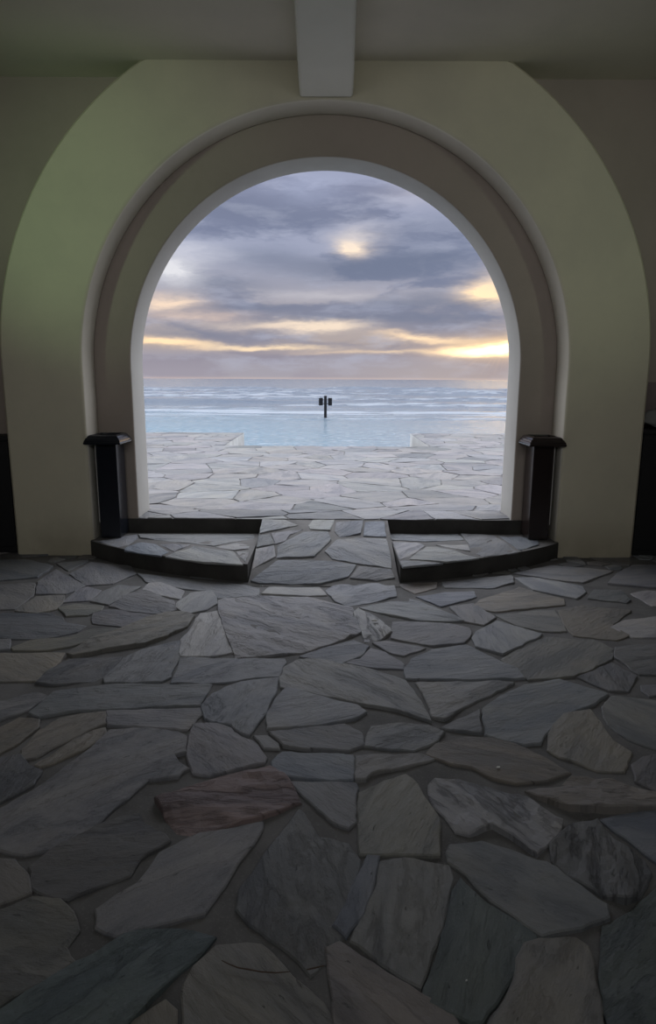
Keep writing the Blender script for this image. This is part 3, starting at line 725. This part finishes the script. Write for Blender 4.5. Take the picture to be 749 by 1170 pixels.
# ---------------------------------------------------------------- the sea
def sea_height(x, y):
    """rolling breakers along the shore; returns height and foam"""
    h = 0; foam = 0; face = 0
    for (yc, amp, wid, x0, x1, sl, fo, sd) in (
        (77, 1.0, 4.2, -75, 1, .03, .15, 1), (72, .42, 3.0, -4, 90, -.05, 1.0, 2), (92, .55, 4.0, -30, 120, .02, .6, 3), (104, .7, 5.0, -120, 5, .0, .8, 4),
        (58, .16, 1.6, -60, 70, .02, 1.0, 5), (49, .07, 1.2, -20, 60, -.03, .5, 6), (64, .22, 2.2, -50, -2, -.02, .7, 9), (125, .75, 6, -60, 140, .02, .5, 7), (150, .8, 7, -160, 60, 0, .5, 8), (185, .9, 8, -60, 200, 0, .4, 10)):
        w = noise.noise(Vector((x * .035, sd * 7.1, 0))) * 3.4 + noise.noise(Vector((x * .13, sd * 3.7, 2))) * 1.1
        d = y - (yc + sl * x + w)
        f = 1 / (1 + math.exp(-(x - x0) / 5)) / (1 + math.exp((x - x1) / 5))
        ww = wid * (.55 if d < 0 else 1.5)
        a = amp * f * (.65 + .7 * noise.noise(Vector((x * .06, sd * 5, 4))))
        g = math.exp(-(d / ww) ** 2)
        h += a * g
        if amp > .3: face += min(1, amp) * f * math.exp(-((d + wid * .5) / (wid * .45)) ** 2) * (.7 + .6 * noise.noise(Vector((x * .2, y * .5, sd))))
        n = noise.fractal(Vector((x * .35, y * .9, sd)), 1, 2, 3)
        foam += fo * f * max(0, math.exp(-((d + .2 * wid) / (wid * .45)) ** 2) * (.7 + 1.3 * n))
    wash = max(0, 1 - abs(y - 55) / 9)
    foam += wash * max(0, .35 + 1.0 * noise.fractal(Vector((x * .10, y * .7, 11)), 1, 2, 4))
    near = max(0, min(1, (52 - y) / 20))
    foam += near * max(0, noise.fractal(Vector((x * .5, y * 1.6, 21)), 1, 2, 4) - .12) * .9
    h += .10 * noise.fractal(Vector((x * .15, y * .35, 8)), 1, 2, 4) * min(1, max(.35, (y - 20) / 40))
    return h, min(1, foam), max(0, min(1, face))
ys = [11.5]
while ys[-1] < 230: ys.append(ys[-1] + max(.28, ys[-1] * .0062))
ys += [260, 320, 420, 600, 1000, 2000, 6000]
V, Fc, FO, FA = [], [], [], []
NXS = 190
for y in ys:
    hw = 22 + y * .72
    for i in range(NXS + 1):
        x = -hw + 2 * hw * i / NXS
        h, fo, fa = sea_height(x, y) if y < 231 else (0, 0, 0)
        V.append((x, y, h)); FO.append(fo); FA.append(fa)
for j in range(len(ys) - 1):
    for i in range(NXS):
        a = j * (NXS + 1) + i; Fc.append((a, a + 1, a + NXS + 2, a + NXS + 1))
me = bpy.data.meshes.new('sea'); me.from_pydata(V, [], Fc)
at = me.attributes.new('foam', 'FLOAT', 'POINT'); at.data.foreach_set('value', FO)
at = me.attributes.new('face', 'FLOAT', 'POINT'); at.data.foreach_set('value', FA)
for p in me.polygons: p.use_smooth = True
m, nt, b = material('sea_water')
pos = nt.node('ShaderNodeNewGeometry').outputs['Position']
foam = nt.node('ShaderNodeAttribute', attribute_name='foam').outputs['Fac']
ps = nt.sep(pos)
brk = nt.noise(nt.vm('MULTIPLY', pos, (.9, 1.6, 0.)), 1.6, 6, .7)
spk = nt.noise(nt.vm('MULTIPLY', pos, (1.6, 3.4, 0.)), 1.5, 5, .7)
fm = nt.smooth(nt.m('MULTIPLY', foam, nt.m('ADD', .45, nt.m('MULTIPLY', brk, 1.1))), .18, .75)
nearf = nt.smooth(ps[1], 18., 75., 1., 0.)
leftf = nt.smooth(ps[0], -14., 12., 1., 0.)
shal = nt.mix(leftf, (.17, .225, .27, 1), (.085, .28, .40, 1))
deep = nt.mix(nt.noise(nt.vm('MULTIPLY', pos, (.02, .12, 0.)), 1.0, 4), (.05, .09, .14, 1), (.12, .155, .20, 1))
wc = nt.mix(nearf, deep, shal)
wc = nt.mix(nt.m('MULTIPLY', nearf, nt.smooth(spk, .50, .68)), wc, (.58, .60, .62, 1))  # white sparkle of the near ripples painted into the water colour
wc = nt.mix(nt.m('MULTIPLY', nearf, nt.smooth(spk, .36, .47, .55, 0.)), wc, (.05, .14, .21, 1))
nt.put(b.inputs['Base Color'], nt.mix(nt.m('MULTIPLY', fm, .8), wc, (.38, .42, .48, 1)))
nt.put(b.inputs['Roughness'], nt.m('ADD', .16, nt.m('MULTIPLY', fm, .5)))
face = nt.m('MULTIPLY', nt.node('ShaderNodeAttribute', attribute_name='face').outputs['Fac'], nt.m('SUBTRACT', 1., nt.m('MULTIPLY', fm, .8)))
nt.put(b.inputs['Specular IOR Level'], nt.m('SUBTRACT', .55, nt.m('MULTIPLY', face, .38)))
nt.put(b.inputs['Base Color'], nt.mix(nt.m('MULTIPLY', face, .8), nt.mix(nt.m('MULTIPLY', fm, .8), wc, (.38, .42, .48, 1)), (.07, .12, .19, 1)))  # wave fronts darkened in the colour, in place of their darker reflection
r1 = nt.noise(nt.vm('MULTIPLY', pos, (1.3, 2.4, 0.)), 1.2, 5, .65)
r2 = nt.noise(nt.vm('MULTIPLY', pos, (.10, .35, 0.)), 1.0, 5, .6)
bump(nt, b, r1, .8, .22, bump(nt, b, r2, .6, .6))
me.materials.append(m)
o = link(bpy.data.objects.new('sea', me)); o.location.z = SEA_Z; tag(o, 'grey-blue sea with low breakers rolling in', 'sea', kind='structure')

# the sign post standing in the wash
e = empty('sign_post', (-.192, 48.6, SEA_Z)); tag(e, 'dark wooden post with two small boards standing in the shallow water', 'sign post')
bm = bmesh.new(); box(bm, -.10, .10, -.09, .09, -.6, 1.62, .015); obj('post', bm, M_POST, e)
for s in (-1, 1):
    bm = bmesh.new(); c = s * .33; box(bm, c - .145, c + .145, -.05, -.01, .92, 1.46, .01); obj('board', bm, M_POST, e)
for zz in (1.05, 1.33):
    bm = bmesh.new(); box(bm, -.44, .44, -.01, .03, zz - .02, zz + .02, .004, 1); obj('crossbar', bm, M_POST, e)

# ---------------------------------------------------------------- sky
w = bpy.data.worlds.new('world'); bpy.context.scene.world = w; w.use_nodes = True
nt = NT(w.node_tree); bg = nt.n['Background']
d = nt.node('ShaderNodeTexCoord').outputs['Generated']
x, y, z = nt.sep(d)[:3]
az = nt.m('MULTIPLY', nt.m('ARCTAN2', x, y), 180 / PI)
el = nt.m('MULTIPLY', nt.m('ARCSINE', z), 180 / PI)
elp = nt.m('MAXIMUM', el, 0.)
# perspective of a flat cloud deck: compress towards the horizon
inv = nt.m('DIVIDE', 1., nt.m('ADD', z, .10))
cx = nt.m('MULTIPLY', x, inv); cyy = nt.m('MULTIPLY', y, inv)
deck = nt.xyz(cx, cyy, 0.)
flatv = nt.xyz(nt.m('MULTIPLY', az, .075), nt.m('MULTIPLY', el, .27), 3.3)
wv = nt.noise(flatv, 1.1, 5, .6, 0, 1)
warp = nt.vm('ADD', flatv, nt.vm('MULTIPLY', nt.vm('SUBTRACT', wv, (.5, .5, .5)), (1.1, .8, 0.)))
n1 = nt.noise(warp, 1.25, 5, .52)
n2 = nt.noise(nt.vm('ADD', flatv, (7.3, 2.1, 0.)), 3.1, 5, .55, 0)
ws = nt.sep(nt.vm('MULTIPLY', nt.vm('SUBTRACT', wv, (.5, .5, .5)), (6., 2.6, 0.)))
azw = nt.m('ADD', az, ws[0]); elw = nt.m('ADD', el, ws[1])
def G(a0, e0, sa, se, warped=True, rot=0.):
    A, E = (azw, elw) if warped else (az, el)
    if rot: E = nt.m('SUBTRACT', E, nt.m('MULTIPLY', nt.m('SUBTRACT', A, a0), rot))
    q = nt.m('ADD', nt.m('POWER', nt.m('ABSOLUTE', nt.m('DIVIDE', nt.m('SUBTRACT', A, a0), sa)), 2.), nt.m('POWER', nt.m('ABSOLUTE', nt.m('DIVIDE', nt.m('SUBTRACT', E, e0), se)), 2.))
    return nt.m('EXPONENT', nt.m('MULTIPLY', q, -1.))
base = nt.ramp(nt.m('DIVIDE', elp, 20.), [(0, (.40, .37, .40)), (.09, (.36, .34, .40)), (.14, (.45, .38, .36)), (.25, (.42, .39, .42)), (.5, (.37, .40, .53)), (.8, (.34, .37, .51)), (1, (.38, .42, .57))])
dark = nt.ramp(nt.m('DIVIDE', elp, 20.), [(0, (.33, .29, .34)), (.2, (.27, .27, .34)), (.45, (.19, .225, .34)), (.8, (.23, .25, .36)), (1, (.26, .29, .42))])
c = nt.mix(nt.smooth(n1, .42, .57), base, dark)
c = nt.mix(nt.m('MULTIPLY', nt.smooth(n2, .48, .70), .40), c, (.50, .53, .66, 1))
# named dark banks
for a0, e0, sa, se, s in ((1, 8.9, 8, .9, .75), (9, 9.3, 6, 1.0, .65), (-6, 9.6, 4, .8, .5), (-9, 7.4, 4.5, .6, .55), (9, 11.6, 6, 1.3, .45), (-7, 13.0, 6, 1.3, .4), (8, 6.1, 6.5, .7, .7), (-6, 5.6, 4, .45, .5), (3, 4.9, 7, .35, .5), (-12, 3.5, 5, .35, .4), (11, 4.9, 5, .4, .5)):
    c = nt.mix(nt.m('MULTIPLY', G(a0, e0, sa, se), s), c, (.17, .20, .29, 1))
# pale openings and the lit gaps
n3 = nt.noise(nt.vm('ADD', warp, (3.3, 9.1, 0.)), 5.5, 5, .6)
bandw = nt.m('ADD', -.15, nt.m('ADD', nt.m('MULTIPLY', n2, .9), nt.m('MULTIPLY', n3, 1.5)))
for a0, e0, sa, se, s, col, rot in (
    (-12.8, 8.5, 2.2, 1.0, .95, (.80, .80, .84, 1), 0), (-11.5, 9.8, 3.0, .8, .5, (.66, .67, .76, 1), 0), (-13.4, 6.0, 2.6, .7, .85, (.95, .74, .58, 1), 0), (-11, 4.9, 4, .4, .5, (.80, .62, .52, 1), 0),
    (-1.0, 6.9, 5, .4, .45, (.62, .60, .64, 1), 0), (-1.5, 4.35, 4.0, .32, .95, (.95, .78, .62, 1), 0), (-6, 4.3, 4.0, .3, .5, (.80, .66, .56, 1), 0), (8.0, 3.5, 3.6, .26, .85, (1.1, .82, .55, 1), -.05),
    (2.2, 10.4, 1.15, .55, 1.1, (1.15, .92, .68, 1), 0), (2.4, 11.1, 2.0, .9, .5, (.70, .66, .68, 1), 0), (-2, 14.6, 3.5, .9, .35, (.48, .53, .72, 1), 0), (7.5, 14.2, 3, .8, .4, (.62, .60, .68, 1), 0),
    (13.0, 6.75, 1.7, .65, 1.1, (1.25, .92, .58, 1), 0), (14.0, 7.9, 1.6, .8, .5, (.85, .70, .58, 1), 0), (-13.6, 2.75, 3.2, .30, 1.0, (1.2, .86, .52, 1), 0),
    (-6, 2.75, 6.0, .22, .9, (1.0, .78, .54, 1), 0), (5, 2.45, 7, .20, .5, (.95, .72, .50, 1), .02)):
    g = nt.m('MULTIPLY', G(a0, e0, sa, se, True, rot), s * 1.15)
    g = nt.m('MULTIPLY', g, bandw, clamp=True)
    c = nt.mix(g, c, col)
# sun behind the bank: glow, bright core, faint rays
glow = nt.m('MULTIPLY', G(15.0, 2.5, 5.5, 1.0, False), .8)
c = nt.mix(glow, c, (1.15, .78, .42, 1))
core = nt.m('MULTIPLY', G(14.4, 2.45, 2.9, .36), 1.0, clamp=True)
c = nt.mix(core, c, (6.5, 4.4, 2.0, 1))
ang = nt.m('ARCTAN2', nt.m('SUBTRACT', az, 14.6), nt.m('SUBTRACT', 3.4, el))
rays = nt.noise(nt.xyz(nt.m('MULTIPLY', ang, 5.), 0., 0.), 1.6, 2)
rayf = nt.m('MULTIPLY', nt.m('MULTIPLY', nt.smooth(rays, .45, .62), G(13.0, 1.6, 3.5, 1.1, False)), .10)
c = nt.mix(rayf, c, (.95, .68, .45, 1))
# haze bank low down, thin bright line at the horizon
hz = nt.m('MULTIPLY', nt.smooth(el, .2, 2.3, 1., 0.), .55)
c = nt.mix(hz, c, nt.mix(nt.smooth(az, -5., 15.), (.38, .36, .42, 1), (.52, .42, .38, 1)))
c = nt.mix(nt.m('MULTIPLY', nt.smooth(el, .0, .22, 1., 0.), .4), c, (.72, .56, .50, 1))
# high overcast above the frame lights the terrace
hi = nt.smooth(el, 17.2, 34.)
c = nt.mix(hi, c, (2.95, 3.05, 3.35, 1))
side = nt.m('MULTIPLY', nt.smooth(nt.m('ABSOLUTE', az), 24., 60.), .8)
c = nt.mix(nt.m('MULTIPLY', side, nt.smooth(el, 20., 30., 1., 0.)), c, (1.25, 1.22, 1.22, 1))
# behind the building the overcast is duller
back = nt.smooth(y, -.3, .2, 1., 0.)
c = nt.mix(nt.m('MULTIPLY', back, .8), c, (.25, .26, .30, 1))
c = nt.mix(nt.smooth(el, -2., -.1, 1., 0.), c, (.16, .18, .21, 1))
nt.put(bg.inputs['Color'], c); bg.inputs['Strength'].default_value = 1.0

# ---------------------------------------------------------------- lamps
def area_light(name, loc, aim, sx, sy, power, col, spread=PI):
    L = bpy.data.lights.new(name, 'AREA'); L.shape = 'RECTANGLE'; L.size = sx; L.size_y = sy; L.energy = power; L.color = col; L.spread = spread
    o = bpy.data.objects.new(name, L); o.location = loc
    o.rotation_euler = (Vector(aim) - Vector(loc)).to_track_quat('-Z', 'Y').to_euler(); return link(o)
area_light('passage_fill', (0, -1.5, 3.1), (0, 5.9, 2.6), 5, .9, 25, (.96, .98, 1.0), math.radians(112))  # added soft fill lamp behind the viewer; no opening stands there
def spot(name, loc, aim, power, col, ang, blend=1.0, r=.12):
    L = bpy.data.lights.new(name, 'SPOT'); L.energy = power; L.color = col; L.spot_size = math.radians(ang); L.spot_blend = blend; L.shadow_soft_size = r
    o = bpy.data.objects.new(name, L); o.location = loc
    o.rotation_euler = (Vector(aim) - Vector(loc)).to_track_quat('-Z', 'Y').to_euler(); return link(o)
spot('green_lamp', (-3.0, 3.2, 2.6), (-2.05, 5.93, 3.0), 46, (.62, 1.0, .55), 60)
spot('green_lamp', (3.2, 3.0, 2.6), (2.1, 5.93, 2.9), 26, (.80, 1.0, .74), 66)
portal = bpy.data.lights.new('opening_portal', 'AREA'); portal.shape = 'RECTANGLE'; portal.size = 3.6; portal.size_y = 3.4; portal.cycles.is_portal = True
po = link(bpy.data.objects.new('opening_portal', portal)); po.location = (0, Y_OUT + .05, 1.9); po.rotation_euler = (PI / 2, 0, 0)
po.rotation_euler = Vector((0, -1, 0)).to_track_quat('-Z', 'Z').to_euler()

# ---------------------------------------------------------------- camera
cam = bpy.data.cameras.new('camera'); co = link(bpy.data.objects.new('camera', cam))
cam.sensor_fit = 'VERTICAL'; cam.sensor_height = 24; cam.lens = 760 / 1170 * 24; cam.clip_end = 10000; cam.clip_start = .05
P = math.atan(152 / 760)
from mathutils import Matrix
co.matrix_world = Matrix.Translation((.03, 0, 1.6)) @ Matrix.Rotation(PI / 2 - P, 4, 'X') @ Matrix.Rotation(.0048, 4, 'Z')
sc = bpy.context.scene; sc.camera = co
sc.view_settings.view_transform = 'Standard'; sc.view_settings.look = 'None'; sc.view_settings.exposure = 0
sc.cycles.max_bounces = 6; sc.cycles.diffuse_bounces = 4; sc.cycles.use_denoising = True
sc.cycles.sample_clamp_indirect = 6; sc.cycles.use_adaptive_sampling = True; sc.cycles.adaptive_threshold = .02
